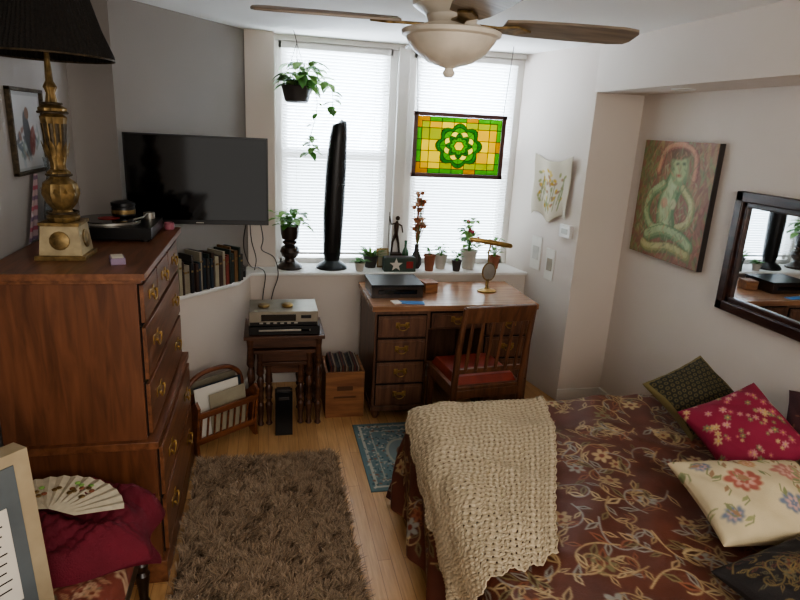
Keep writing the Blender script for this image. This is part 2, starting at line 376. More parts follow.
for q in range(30): k5.blob(rp.uniform(0,.42),rp.uniform(0,.42),.012,.006,rp.uniform(0,3),'#6f483c')
k6=cvp('#3a3f33')
for q in range(60): k6.blob(rp.uniform(0,.42),rp.uniform(0,.42),.008,.005,rp.uniform(0,3),'#6f6f54')
pillow('green_lattice_cushion',(1.90,2.15,.695),36,-30,40,.33,.33,.13,k1,M_pil)
pillow('red_floral_cushion',(1.86,1.81,.70),34,-35,38,.36,.36,.15,k2,M_pil)
pillow('cream_floral_cushion',(1.625,1.45,.655),12,-6,0,.50,.36,.15,k3,M_pil)
pillow('black_floral_cushion',(1.47,1.125,.63),4,14,0,.46,.25,.12,k4,M_pil)
pillow('maroon_cushion',(2.16,1.73,.74),50,-75,20,.31,.31,.10,k5,M_pil)
pillow('olive_cushion',(2.15,1.38,.68),28,-80,0,.34,.28,.10,k6,M_pil)
# ---------------------------------------------------------------- shag rug
def shag():
    N=56000; x0,x1,y0,y1=-.37,.36,1.62,3.0
    rx=np.random.rand(N)*(x1-x0)+x0; ry=np.random.rand(N)*(y1-y0)+y0
    P=np.zeros((N,6,3)); C=np.zeros((N,6,3))
    f=lambda a,b,k: np.sin(a*k+2*np.sin(b*k*.7))*np.cos(b*k*1.1+1.5*np.sin(a*k*.6))
    ang=f(rx,ry,33)*2.2+f(ry,rx,61)*1.6+np.random.rand(N)*1.8
    L=.028+.022*np.random.rand(N); le=.6+.4*np.random.rand(N)
    dx=np.cos(ang)*L*le; dy=np.sin(ang)*L*le; hz=.030+.018*np.random.rand(N)+.008*f(rx,ry,44)
    wa=np.random.rand(N)*pi; w=.0019
    for k,(t,ww) in enumerate(((0,1),(.5,1),(1,.35))):
        cx=rx+dx*t**1.5; cy=ry+dy*t**1.5; cz=.006+hz*(t*(1.5-.5*t) if t<1 else .95)
        for s_i,sg in enumerate((-1,1)):
            P[:,k*2+s_i,0]=cx+np.cos(wa)*w*ww*sg; P[:,k*2+s_i,1]=cy+np.sin(wa)*w*ww*sg; P[:,k*2+s_i,2]=cz
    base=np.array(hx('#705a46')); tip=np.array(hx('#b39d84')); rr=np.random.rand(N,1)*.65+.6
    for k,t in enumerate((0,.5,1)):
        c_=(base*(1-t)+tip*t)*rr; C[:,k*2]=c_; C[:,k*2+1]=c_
    o=np.arange(N)[:,None]*6
    Fc=np.concatenate([np.stack([o[:,0],o[:,0]+1,o[:,0]+3,o[:,0]+2],-1),np.stack([o[:,0]+2,o[:,0]+3,o[:,0]+5,o[:,0]+4],-1)])
    me=bpy.data.meshes.new('pile'); me.vertices.add(N*6); me.vertices.foreach_set('co',P.ravel())
    nf=len(Fc); me.loops.add(nf*4); me.loops.foreach_set('vertex_index',Fc.ravel().astype(np.int32)); me.polygons.add(nf); me.polygons.foreach_set('loop_start',np.arange(nf)*4)
    me.update(calc_edges=True)
    ca=me.color_attributes.new(name='Col',type='FLOAT_COLOR',domain='POINT'); rgba=np.ones((N*6,4)); rgba[:,:3]=C.reshape(-1,3); ca.data.foreach_set('color',rgba.ravel())
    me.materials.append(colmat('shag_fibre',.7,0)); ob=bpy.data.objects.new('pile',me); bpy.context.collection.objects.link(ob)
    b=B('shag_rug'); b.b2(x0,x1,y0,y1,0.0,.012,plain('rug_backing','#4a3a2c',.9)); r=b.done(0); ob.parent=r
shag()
cv=Canvas(.50,.72,.004,'#6d8588')
cv.rect(.03,.47,.03,.69,'#b8b6a8'); cv.rect(.045,.455,.045,.675,'#70868a'); cv.rect(.09,.41,.09,.63,'#aeb0a5'); cv.rect(.1,.4,.1,.62,'#788f92')
rt=random.Random(3)
for q in range(620): cv.blob(rt.uniform(.02,.48),rt.uniform(.02,.7),rt.uniform(.004,.012),rt.uniform(.003,.007),rt.uniform(0,3),rt.choice(['#b8b6a8','#94705f','#45606a','#c4c2b4','#9aa8a4']))
cv.blob(.25,.36,.1,.16,0,'#b0b0a2'); cv.blob(.25,.36,.085,.14,0,'#8b9a9a'); cv.blob(.25,.36,.04,.07,0,'#94705f')
grid('oriental_rug',cv.X,cv.Y,cv.X*0+.006,cv.a,colmat('rug_weave',.95,.6,400),loc=(.51,2.63,0),thick=.005)
# ---------------------------------------------------------------- dresser
def pull(b,c,ax,w=.07):
    c=Vector(c); side=Vector((0,1,0)) if ax=='x' else Vector((1,0,0)); out=Vector((1,0,0)) if ax=='x' else Vector((0,-1,0))
    for sg in (-1,1):
        q=c+side*sg*w/2
        sz=(.004,.026,.036) if ax=='x' else (.026,.004,.036)
        b.box(q+out*.002,sz,M_brass); b.sph(q+out*.012,.007,M_brass,8)
    sz=(.003,w,.016) if ax=='x' else (w,.003,.016); b.box(c+out*.0015,sz,M_brass)
    pts=[c+side*(w/2*math.cos(a))+out*.016+Vector((0,0,-.030*math.sin(a))) for a in [pi*k/8 for k in range(9)]]
    b.tube(pts,.0038,M_brass,6)
b=B('chest_of_drawers'); xf,xb,ya,yb=-.445,-.93,2.17,3.06
b.b2(xb,xf,ya,yb,.62,1.235,W_dress); b.b2(xb,xf+.03,ya-.015,yb+.015,.10,.60,W_dress)
b.b2(xb,xf+.042,ya-.025,yb+.025,.595,.625,W_dressx)
b.b2(xb,xf+.02,ya-.02,yb+.02,1.235,1.25,W_dressx); b.b2(xb,xf+.035,ya-.035,yb+.035,1.25,1.275,W_dressx)
b.b2(xb,xf+.045,ya-.03,yb+.03,.0,.10,W_dressx)
M_gap=plain('drawer_gap','#140b07',.9)
def dr(x,y0,y1,z0,z1,np_=2):
    b.b2(x,x+.004,y0-.008,y1+.008,z0-.008,z1+.008,M_gap); b.b2(x,x+.018,y0,y1,z0,z1,W_dressx)
    if np_==1: pull(b,(x+.018,(y0+y1)/2,(z0+z1)/2+.01),'x')
    else:
        for t in (.2,.8): pull(b,(x+.018,y0+(y1-y0)*t,(z0+z1)/2+.01),'x',.08)
w3=(yb-ya-.06)/3
for k in range(3): dr(xf,ya+.02+k*(w3+.01),ya+.02+k*(w3+.01)+w3,1.08,1.22,1)
dr(xf,ya+.02,yb-.02,.86,1.06); dr(xf,ya+.02,yb-.02,.64,.84)
dr(xf+.03,ya+.02,yb-.02,.37,.58); dr(xf+.03,ya+.02,yb-.02,.12,.35)
b.done(.003)
DT=1.275
# table lamp
b=B('table_lamp',(-.730,2.42,DT))
M_marb=plain('lamp_cream','#a89a7a',.4,var=.25,scale=20)
M_shade=plain('shade_black','#1b1815',.85,var=.2,scale=80,bump=.5,bscale=150)
b.box((0,0,.008),(.17,.17,.016),M_gold); b.box((0,0,.07),(.145,.145,.108),M_marb,tap=.86); b.box((0,0,.128),(.135,.135,.012),M_gold)
for a in range(4):
    r=Euler((0,0,a*pi/2)).to_matrix(); b.lathe([(.034,-.001),(.034,.004),(.02,.008),(1e-5,.009)],r@Vector((.069,0,.07)),M_gold,14,rot=Euler((0,pi/2-.1,a*pi/2),'XYZ'))
prof=[(.05,.134),(.055,.15),(.035,.165),(.03,.175),(.05,.20),(.062,.235),(.055,.27),(.03,.29),(.038,.30),(.038,.31),(.026,.32),(.024,.34),(.03,.36),(.04,.48),(.043,.50),(.03,.51),(.045,.52),(.045,.53),(.02,.545),(.014,.58),(.022,.60),(.012,.62),(.008,.72),(.008,.84)]
b.lathe(prof,(0,0,0),M_gold,24,flute=(10,.06))
M_lampd=plain('lamp_patina','#4a4030',.5,.4,var=.5,scale=60)
b.lathe([(.031,.365),(.041,.478)],(0,0,0),M_lampd,24,flute=(12,.05))
for k in range(12):
    a=k*pi/6; b.leaf((.036*math.cos(a),.036*math.sin(a),.36),(math.cos(a)*.2,math.sin(a)*.2,1),.06,.02,M_gold,0)
    b.leaf((.045*math.cos(a),.045*math.sin(a),.2),(math.cos(a)*.5,math.sin(a)*.5,1),.05,.025,M_gold,-.2)
for z_,r_ in ((.30,.04),(.515,.046),(.165,.05),(.545,.03)): b.tube([(r_*math.cos(q*pi/12),r_*math.sin(q*pi/12),z_) for q in range(25)],.005,M_lampd,6)
vs=[];fs=[];seg=160
pr=[(.212,.70),(.21,.715),(.175,.80),(.145,.90),(.125,1.00),(.12,1.01)]
for r,z in pr:
    for i in range(seg): a=2*pi*i/seg; rr=r*(1+(.012 if i%2 else -.012)); vs.append((rr*math.cos(a),rr*math.sin(a),z))
for k in range(len(pr)-1):
    for i in range(seg): j=(i+1)%seg; fs.append((k*seg+i,k*seg+j,(k+1)*seg+j,(k+1)*seg+i))
b.add(vs,fs,M_shade)
for r,z in ((.213,.70),(.122,1.01)): b.tube([(r*math.cos(a),r*math.sin(a),z) for a in [2*pi*i/40 for i in range(41)]],.004,M_lampd,6)
for a in (0,2.1,4.2): b.tube([(0,0,.84),(.122*math.cos(a),.122*math.sin(a),1.0)],.002,M_gold,5)
b.done(.001)
b=B('record_player',(-.65,2.86,DT))
b.box((0,0,.035),(.34,.32,.05),M_black)
for q in ((-.14,-.13),(.14,-.13),(-.14,.13),(.14,.13)): b.cyl((q[0],q[1],.005),.018,.01,M_black)
b.cyl((-.03,0,.066),.13,.012,M_silver,40); b.cyl((-.03,0,.074),.135,.004,M_blackgl,40); b.cyl((-.03,0,.077),.045,.002,M_red,24)
b.cyl((.12,.11,.075),.025,.03,M_silver); b.tube([(.12,.11,.092),(.12,-.05,.09),(.085,-.09,.085)],.004,M_silver,6); b.box((.08,-.095,.083),(.02,.03,.01),M_black)
b.done(.002)
b=B('trinket_box',(-.63,2.92,DT+.079)); b.lathe([(.045,0),(.05,.005),(.05,.04),(.047,.045),(.052,.047),(.052,.06),(.03,.068),(1e-5,.07)],(0,0,0),M_black,24); b.lathe([(.0505,.012),(.0515,.02),(.0505,.03)],(0,0,0),M_gold,24); b.done(0)
b=B('candle_jar',(-.455,3.03,DT)); b.lathe([(.02,0),(.024,.004),(.024,.03),(.02,.034),(.018,.02),(1e-5,.02)],(0,0,0),plain('pink','#9a5a66',.4),20); b.done(0)
b=B('pillar_candle',(-.80,2.62,DT)); 
b.lathe([(.035,0),(.045,.01),(.03,.02),(.03,.06)],(0,0,0),M_gold,20); b.lathe([(.025,.06),(.025,.21),(.02,.215),(1e-5,.216)],(0,0,0),M_white,20); b.tube([(0,0,.215),(.002,0,.23)],.0015,M_black,5); b.done(0)
M_glass=plain('clear_glass','#e8eef0',.05,trans=.95,var=0)
b=B('glass_carafe',(-.885,2.86,DT)); b.lathe([(.04,0),(.05,.02),(.052,.10),(.035,.20),(.025,.26),(.035,.33),(.033,.33),(.022,.26),(.032,.20),(.048,.10),(.045,.02),(1e-5,.015)],(0,0,0),M_glass,24); b.done(0)
b=B('trinket_card_box',(-.53,2.3,DT)); b.box((0,0,.012),(.05,.07,.024),plain('lilac','#8d7c93',.6),rot=(0,0,.3)); b.box((0,0,.026),(.04,.06,.004),M_white,rot=(0,0,.3)); b.done(.002)
cv=Canvas(.33,.32,.004,'#a9adb0'); rl=random.Random(8)
cv.rect(.02,.31,.02,.30,'#c3c6c8')
for q in range(50): cv.blob(rl.uniform(.05,.28),rl.uniform(.04,.17),rl.uniform(.01,.035),rl.uniform(.004,.014),rl.uniform(0,3),rl.choice(['#5e6c7c','#9c7a6e','#8a9a93','#aab6bd','#4c5058']),.8)
cv.blob(.16,.15,.035,.09,0.2,'#5a6068'); cv.blob(.17,.23,.022,.024,0,'#8c6a58'); cv.blob(.21,.12,.03,.06,-.3,'#8c4a44',.8)
fr=B('framed_picture',(-.95,2.80,1.71)); 
for (y,z,sy,sz) in ((0,.16,.36,.014),(0,-.16,.36,.014),(-.173,0,.014,.33),(.173,0,.014,.33)): fr.box((.01,y,z),(.02,sy,sz),M_lampd)
fr=fr.done(.002); grid('print',cv.X*0+.006,cv.X-.165,cv.Y-.16,cv.a,colmat('print_paper',.3,0),parent=fr)
cv=Canvas(.06,.26,.004,'#b8a3a6')
for q in range(9): cv.rect(0,.06,q*.04,q*.04+.014,'#a8606e' if q%2 else '#7d6a80')
grid('hanging_scarf',-.935+.006*np.sin(cv.X*160),2.70+(cv.X-.03)*(.5+1.2*(1-cv.Y/.26))+.10*(cv.Y/.26),1.28+cv.Y,cv.a,M_pil)
# ---------------------------------------------------------------- television
b=B('television',(-.345,3.36,1.48)); b.box((0,0,0),(.715,.03,.46),M_black); b.box((0,-.0155,.008),(.70,.003,.43),M_blackgl); b.box((0,-.017,-.221),(.04,.003,.006),M_silver)
b.box((0,.03,-.04),(.4,.035,.26),M_black); b.box((0,.055,0),(.2,.015,.2),M_black)
b.tube([(0,.055,0),(.08,.16,0),(-.02,.30,0),(0,.42,0)],.018,M_black,8); b.box((.02,.47,0),(.1,.06,.22),M_black,rot=(0,0,.93)); b.done(.003)
b=B('power_cable')
b.tube(smooth([(-.10,3.40,1.3),(-.13,3.55,1.10),(-.10,3.75,.93),(-.05,3.95,.87),(-.01,4.035,.80),(-.03,4.03,.62),(-.02,4.02,.45)]),.0032,M_black,6)
b.tube(smooth([(-.04,3.41,1.3),(-.02,3.65,1.12),(-.03,3.9,1.0),(.05,4.03,.92),(.075,4.035,.80),(.04,4.03,.68),(.0,4.03,.5)]),.0032,M_black,6)
b.tube(smooth([(-.11,4.235,1.12),(-.10,4.2,1.0),(-.07,4.1,.90),(-.08,4.05,.83)]),.0032,M_black,6)
b.done(0)
b=B('power_strip',(-.16,4.0,.81)); b.box((0,0,.02),(.05,.14,.04),M_black); 
for k in range(3): b.box((0,-.045+k*.045,.045),(.025,.03,.02),M_potdark)
b.done(.003)
# ---------------------------------------------------------------- books
b=B('row_of_books',(-.37,3.71,.81),math.atan2(.33,.32)); rb=random.Random(5); x=-.24
bm=[plain('book_%d'%i,h,.6) for i,h in enumerate(['#3f2d26','#5b2420','#28343f','#8f8775','#2c3733','#6d5032','#1f1f23','#74332a','#9c947f','#3b3734'])]
while x<.24:
    w=rb.uniform(.012,.030); h=rb.uniform(.16,.235); d=rb.uniform(.11,.15); mm=rb.choice(bm)
    b.box((x+w/2,0,h/2),(w-.001,d,h),mm); b.box((x+w/2,.003,h/2+.0005),(w-.006,d-.004,h+.001-.004),M_white)
    b.box((x+w/2,-d/2-.0006,h*.75),(w-.006,.001,.012),M_gold); x+=w
b.done(.001)
# ---------------------------------------------------------------- nest of tables + players
def tleg(b,x,y,h,mat,r=.017):
    pr=[(r*.7,0),(r*1.1,.01),(r*.7,.03),(r*.9,.08),(r*1.25,.14),(r*.6,.16),(r*1.1,.18),(r*.8,h*.5),(r*1.2,h*.62),(r*.6,h*.68),(r*1.2,h*.72),(r*.9,h*.9),(r*1.2,h)]
    b.lathe(pr,(x,y,0),mat,14)
b=B('nest_of_tables',(.10,3.56,0))
W_nest=wood('nest_wood','#3b261c','#5f4030','x',.3)
def ntab(w,d,h,yo=0):
    b.box((0,yo,h-.011),(w,d,.022),W_nest); b.box((0,yo,h-.05),(w-.05,d-.04,.055),W_nest)
    for sx in (-1,1):
        for sy in (-1,1): tleg(b,sx*(w/2-.035),yo+sy*(d/2-.03),h-.022,W_nest,.019)
        b.box((sx*(w/2-.035),yo,.07),(.018,d-.06,.025),W_nest)
ntab(.47,.36,.59); ntab(.36,.30,.50,-.02); ntab(.26,.26,.42,-.03)
b.done(.002)
b=B('dvd_player',(.10,3.54,.59)); b.box((0,0,.028),(.41,.27,.05),M_black); b.box((0,-.136,.03),(.3,.004,.012),M_silver); b.box((.12,-.137,.03),(.05,.004,.015),M_blackgl)
for q in (-.15,.15): b.cyl((q,-.1,.003),.012,.006,M_black); b.cyl((q,.1,.003),.012,.006,M_black)
b.done(.003)
M_champ=plain('champagne_metal','#8f887a',.4,.7)
b=B('cassette_deck',(.095,3.55,.643)); b.box((0,0,.045),(.40,.26,.085),M_champ); b.box((-.03,-.1315,.05),(.2,.004,.04),M_blackgl); b.box((.13,-.1315,.055),(.06,.004,.02),M_black)
b.box((0,-.131,.012),(.39,.004,.022),M_black)
for q in range(6): b.box((-.13+q*.04,-.134,.018),(.022,.006,.01),M_silver)
b.done(.003)
b=B('brass_trinket_dish',(-.02,3.52,.731)); b.lathe([(.03,0),(.035,.004),(.035,.015),(.02,.02),(1e-5,.021)],(0,0,0),M_gold,20); b.lathe([(.03,0),(.035,.01),(.025,.02),(1e-5,.02)],(.14,0,0),M_brass,20); b.done(0)
b=B('paper_shredder_box',(.09,3.31,0)); b.box((0,0,.14),(.10,.06,.28),M_black); b.box((0,-.032,.24),(.06,.004,.02),M_potdark); b.box((0,0,.285),(.08,.045,.012),M_potdark); b.done(.005)
b=B('record_crate',(.475,3.62,0))
w,d,h=.245,.30,.31
b.box((0,-d/2+.008,h/2),(w,.016,h),W_box); b.box((0,d/2-.008,h/2),(w,.016,h),W_box)
for sx in (-1,1): b.box((sx*(w/2-.008),0,h/2),(.016,d-.032,h),W_box)
b.box((0,0,.01),(w-.03,d-.03,.02),W_box); b.box((0,-d/2-.001,.20),(.10,.003,.03),plain('stencil','#5a3a22',.7)); b.box((0,-d/2-.001,.14),(.14,.003,.012),plain('stencil2','#5a3a22',.7))
for k in range(26): b.box((-.095+k*.0075,.0,.02+.165),(.005,.25,.31+.014*math.sin(k*7)),bm[(k*7)%10],rot=(0,.02,0)); 
b.done(.001)
# magazine rack
b=B('magazine_rack',(-.30,3.30,0),math.atan2(.25,.33))
W_rack=wood('rack_wood','#5b3320','#875438','x',.3)
L=.38
for sx in (-1,1):
    pr=[(-.11,0),(-.07,.03),(0,.045),(.07,.03),(.11,0),(.13,0),(.12,.08),(.15,.30),(.12,.33),(.06,.27),(0,.25),(-.06,.27),(-.12,.33),(-.15,.30),(-.12,.08),(-.13,0)]
    n_=len(pr); vs=[(sx*L/2-.008,y,z) for y,z in pr]+[(sx*L/2+.008,y,z) for y,z in pr]
    b.add(vs,[tuple(range(n_)),tuple(range(n_,2*n_))[::-1]]+[(i,(i+1)%n_,n_+(i+1)%n_,n_+i) for i in range(n_)],W_rack)
b.box((0,0,.06),(L,.2,.014),W_rack)
for sy in (-1,1):
    b.box((0,sy*.14,.25),(L,.016,.035),W_rack); b.box((0,sy*.115,.085),(L,.014,.035),W_rack)
    for k in range(9): x=-L/2+.02+k*(L-.04)/8; b.tube([(x,sy*.115,.09),(x,sy*.14,.25)],.006,W_rack,8)
b.box((0,0,.19),(L,.012,.26),W_rack)
b.tube(smooth([(-L/2,0,.24),(-L/2+.02,0,.36),(-.1,0,.42),(0,0,.435),(.1,0,.42),(L/2-.02,0,.36),(L/2,0,.24)],4),.014,W_rack,10)
b.box((-.02,-.07,.22),(.28,.006,.30),M_white,rot=(-.12,0,0)); b.box((-.02,-.078,.27),(.1,.004,.07),bm[5],rot=(-.12,0,0)); b.box((.03,-.095,.20),(.24,.005,.26),bm[8],rot=(-.1,0,.03)); b.box((.0,-.05,.22),(.30,.006,.30),bm[2],rot=(-.1,0,0)); b.box((.02,.06,.22),(.3,.02,.3),bm[3],rot=(.1,0,0))
b.done(.002)
# ---------------------------------------------------------------- desk
b=B('pedestal_desk'); dx0,dx1,dy0,dy1=.62,1.70,3.40,3.99
b.b2(dx0,dx1,dy0,dy1,.725,.76,W_desktop)
def dd(x0,x1,z0,z1,pl=True):
    b.b2(x0-.006,x1+.006,dy0+.012,dy0+.02,z0-.006,z1+.006,M_gap); b.b2(x0,x1,dy0+.002,dy0+.02,z0,z1,W_desk)
    b.b2(x0+.015,x1-.015,dy0-.002,dy0+.01,z0+.015,z1-.015,W_desk)
    if pl: pull(b,((x0+x1)/2,dy0-.002,(z0+z1)/2+.01),'y',.06)
for (x0,x1) in ((dx0+.02,dx0+.36),(dx1-.36,dx1-.02)):
    b.b2(x0,x1,dy0+.02,dy1-.01,.08,.725,W_desk); b.b2(x0-.008,x1+.008,dy0+.01,dy1-.005,.06,.09,W_desk)
    for xx in (x0+.03,x1-.03):
        for yy in (dy0+.05,dy1-.05): b.lathe([(.016,0),(.024,.02),(.02,.06)],(xx,yy,0),W_desk,10)
    for k in range(4): dd(x0+.02,x1-.02,.105+k*.152,.105+k*.152+.135)
b.b2(dx0+.36,dx1-.36,dy0+.02,dy1-.02,.60,.725,W_desk); dd(dx0+.375,dx1-.375,.615,.71)
b.b2(dx0+.36,dx1-.36,dy1-.04,dy1-.02,.15,.6,W_desk)
b.done(.002)
# chair
b=B('dining_chair',(1.18,3.10,0),math.radians(6))
w,d=.41,.38
for sx in (-1,1):
    b.tube([(sx*w/2,-d/2-.03,0),(sx*w/2,-d/2,.44),(sx*w/2,-d/2-.02,.65),(sx*(w/2-.005),-d/2-.07,.92)],[.017,.021,.019,.015],W_chair,8)
    b.box((sx*(w/2-.01),d/2-.01,.22),(.036,.036,.44),W_chair); b.box((sx*w/2*.98,0,.16),(.02,d,.03),W_chair); b.box((sx*w/2*.98,0,.40),(.022,d,.05),W_chair)
b.box((0,d/2-.01,.40),(w,.022,.05),W_chair); b.box((0,-d/2,.40),(w,.022,.05),W_chair); b.box((0,0,.2),(w,.02,.03),W_chair)
M_leath=plain('oxblood_leather','#7c3022',.35,var=.2,scale=15)
b.box((0,.01,.435),(w+.02,d+.03,.02),W_chair); b.box((0,.01,.462),(w-.02,d-.02,.05),M_leath,tap=.88)
b.box((0,-d/2-.065,.88),(w,.022,.095),W_chair,rot=(.2,0,0)); b.box((0,-d/2-.005,.54),(w,.018,.03),W_chair)
for k in range(6): x=-w/2+.055+k*(w-.11)/5; b.box((x,-d/2-.035,.69),(.020,.010,.30),W_chair,rot=(.16,0,0))
b.done(.003)
# desk items
b=B('dark_wood_case',(.81,3.72,.76)); b.box((0,0,.035),(.33,.28,.07),W_dark); b.box((0,0,.078),(.34,.29,.016),M_black); b.box((0,-.142,.04),(.25,.004,.03),M_blackgl); b.done(.004)
b=B('small_wooden_box',(1.05,3.74,.76)); b.box((0,0,.03),(.09,.11,.06),W_box,rot=(0,0,.2)); b.box((0,0,.065),(.095,.115,.01),W_box,rot=(0,0,.2)); b.done(.003)
b=B('blue_leaflet',(.87,3.47,.76)); b.box((0,0,.002),(.17,.06,.004),plain('blue_print','#2f6fa5',.5),rot=(0,0,-.15)); b.box((-.09,.01,.003),(.05,.07,.005),M_white,rot=(0,0,.2)); b.done(0)
b=B('brass_desk_lamp',(1.46,3.72,.76))
b.lathe([(.06,0),(.062,.008),(.05,.014),(.02,.02),(.012,.03),(.008,.05)],(0,0,0),M_brass,24,sx=1.1,sy=.8)
b.tube([(0,.02,.03),(.01,.03,.15),(0,.03,.26),(0,0,.32)],.006,M_brass,8)
b.tube([(-.15,0,.355),(-.14,0,.358),(0,0,.338),(.14,0,.315),(.15,0,.31)],[.010,.016,.018,.016,.010],M_brass,12)
b.tube([(.045*math.cos(a),-.01,.14+.06*math.sin(a)) for a in [2*pi*i/24 for i in range(25)]],.006,M_gold,6); b.lathe([(1e-5,0),(.042,.001),(.042,.003),(1e-5,.004)],(0,-.01,.14),M_silver,20,rot=(pi/2,0,0),sy=1.3)
b.tube([(0,-.01,.02),(0,-.01,.09)],.005,M_gold,6)
b.done(0)
# ---------------------------------------------------------------- sill objects
S=.81
b=B('tower_fan',(.455,4.20,S))
b.lathe([(.11,0),(.11,.012),(.095,.03),(.06,.05),(.05,.06)],(0,0,0),M_black,32,sy=.9)
vs=[];fs=[];seg=20
lv=[(.050,.05),(.062,.10),(.072,.4),(.070,.7),(.060,.9),(.052,.98),(.046,1.0),(.01,1.012)]
for r,z in lv:
    for i in range(seg): a=2*pi*i/seg; vs.append((r*math.cos(a)+.035*(z/1.0)**2,r*.85*math.sin(a),z+(.012*math.cos(a) if z>.97 else 0)))
for k in range(len(lv)-1):
    for i in range(seg): j=(i+1)%seg; fs.append((k*seg+i,k*seg+j,(k+1)*seg+j,(k+1)*seg+i))
fs.append(tuple(range((len(lv)-1)*seg,len(lv)*seg))); b.add(vs,fs,M_black)
for k in range(9): x=-.03+k*.0075; b.tube([(x,-.055-.004*(1-abs(k-4)/4),.12),(x+.008,-.060-.004*(1-abs(k-4)/4),.5),(x+.028,-.054,.88)],.0016,M_potdark,4)
b.done(.001)
b=B('pedestal_plant',(.16,4.20,S)); 
b.lathe([(.085,0),(.088,.015),(.07,.03),(.04,.05),(.034,.07),(.056,.09),(.068,.12),(.058,.15),(.034,.165),(.05,.18),(.05,.19),(.034,.2),(.055,.21),(.062,.25),(.066,.3),(.058,.3),(.05,.29),(1e-5,.29)],(0,0,0),W_dark,24)
rp=random.Random(2)
for k in range(38):
    a=rp.uniform(0,6.28); r=rp.uniform(.02,.11); z=.30+rp.uniform(0,.14)*(1-r*3); p0=(r*math.cos(a),r*math.sin(a)*.7,z)
    b.tube([(0,0,.28),(p0[0]*.5,p0[1]*.5,z+.02),p0],.0015,M_green,4); b.leaf(p0,(math.cos(a),math.sin(a),rp.uniform(-.5,.6)),rp.uniform(.05,.08),.06,rp.choice([M_green,M_green2]))
b.done(0)
def vine(b,pts,mat,rp,n=8,ls=.06):
    pts=smooth(pts,4); b.tube(pts,.0022,mat,5)
    for k in range(n):
        t=k/n*(len(pts)-1); i=int(t); q=Vector(pts[i]).lerp(Vector(pts[min(i+1,len(pts)-1)]),t-i); a=rp.uniform(0,6.28)
        b.leaf(q,(math.cos(a),math.sin(a)*.6,rp.uniform(-.7,.3)),rp.uniform(.7,1.2)*ls,ls*.85,rp.choice([M_green,M_green2]))
b=B('hanging_plant',(.20,4.12,1.92))
b.lathe([(.06,0),(.075,.01),(.095,.09),(.10,.10),(.098,.105),(.09,.10),(.085,.08),(1e-5,.08)],(0,0,0),M_potdark,24)
for a in (0.5,2.6,4.7): b.tube([(.098*math.cos(a),.098*math.sin(a),.1),(0,0,.36)],.002,M_black,4)
b.tube([(0,0,.36),(-.01,0,.40),(-.02,.0,.43)],.0025,M_black,5)
for k in range(66):
    a=rp.uniform(0,6.28); r=rp.uniform(.02,.13); z=.13+rp.uniform(-.03,.12); p0=(r*math.cos(a)+.04,r*math.sin(a)*.6,z)
    b.tube([(p0[0]*.2,p0[1]*.2,.08),(p0[0]*.6,p0[1]*.6,z+.02),p0],.0015,M_green,4); b.leaf(p0,(math.cos(a),math.sin(a)*.6,rp.uniform(-.6,.5)),rp.uniform(.06,.10),.07,rp.choice([M_green,M_green2,M_green2]))
vine(b,[(.06,-.02,.12),(.12,-.03,.06),(.125,-.03,-.06),(.09,-.02,-.20),(.08,-.02,-.30)],M_green,rp,8,.05)
vine(b,[(.08,-.02,-.22),(.11,-.02,-.28),(.05,-.02,-.32)],M_green,rp,11,.07)
vine(b,[(.05,-.02,.12),(.19,-.03,.14),(.23,-.03,.04),(.22,-.02,-.05)],M_green,rp,13,.07)
vine(b,[(.0,-.02,.12),(-.09,-.03,.17),(-.12,-.03,.10)],M_green,rp,6)
b.done(0)
def pot(b,x,y,r,h,mat): b.lathe([(r*.7,0),(r,h),(r*1.08,h),(r*1.08,h*1.08),(r*.9,h*1.08),(r*.85,h*.9),(1e-5,h*.9)],(x,y,0),mat,18)
b=B('potted_aloe',(.74,4.23,S)); pot(b,0,0,.055,.08,M_potdark)
for k in range(44): a=rp.uniform(0,6.28); e=rp.uniform(.3,1.4); b.leaf((0,0,.065),(math.cos(a),math.sin(a)*.6,e),rp.uniform(.10,.19),.024,rp.choice([M_green,M_green2]),.3)
b.done(0)
b=B('potted_fern',(.645,4.12,S)); pot(b,0,0,.038,.055,M_potwhite)
for k in range(36): a=rp.uniform(0,6.28); b.leaf((0,0,.05),(math.cos(a),math.sin(a)*.6,.8),rp.uniform(.06,.12),.024,M_green,.5)
b.done(0)
b=B('star_planter_box',(.93,4.12,S)); M_bg=plain('planter_green','#3a4a40',.6)
b.box((0,0,.05),(.23,.08,.10),M_bg); b.box((0,0,.102),(.20,.06,.004),M_potdark)
st=[]
for k in range(10): a=pi/2+k*pi/5; r=.05 if k%2==0 else .021; st.append((r*math.cos(a)-.03,-.043,.05+r*math.sin(a)))
b.add(st,[tuple(range(10))],M_white)
b.box((.07,-.042,.05),(.05,.003,.05),M_red); b.done(.002)
b=B('bronze_figurine',(.93,4.27,S)); M_bron=plain('bronze','#3b2c20',.4,.7)
b.box((0,0,.05),(.09,.06,.10),W_dark)
b.tube([(-.03,0,.1),(-.025,0,.18),(0,0,.25)],[.007,.009,.014],M_bron,8); b.tube([(.03,0,.1),(.02,0,.17),(0,0,.25)],[.007,.009,.014],M_bron,8)
b.tube([(0,0,.24),(0,0,.30),(.005,0,.335)],[.016,.02,.008],M_bron,10); b.sph((.008,0,.355),.017,M_bron)
b.tube([(0,0,.32),(.04,0,.30),(.05,0,.25)],[.007,.006,.005],M_bron,8); b.tube([(0,0,.32),(-.04,0,.31),(-.055,0,.37)],[.007,.006,.005],M_bron,8); b.tube([(-.055,0,.1),(-.055,0,.4)],.003,M_bron,6); b.done(0)
b=B('small_photo_frame',(.83,4.22,S),rot=(-.15,0,.1)); b.box((0,0,.07),(.09,.012,.14),M_gold); b.box((0,-.007,.07),(.07,.002,.115),bm[8]); b.done(.002)
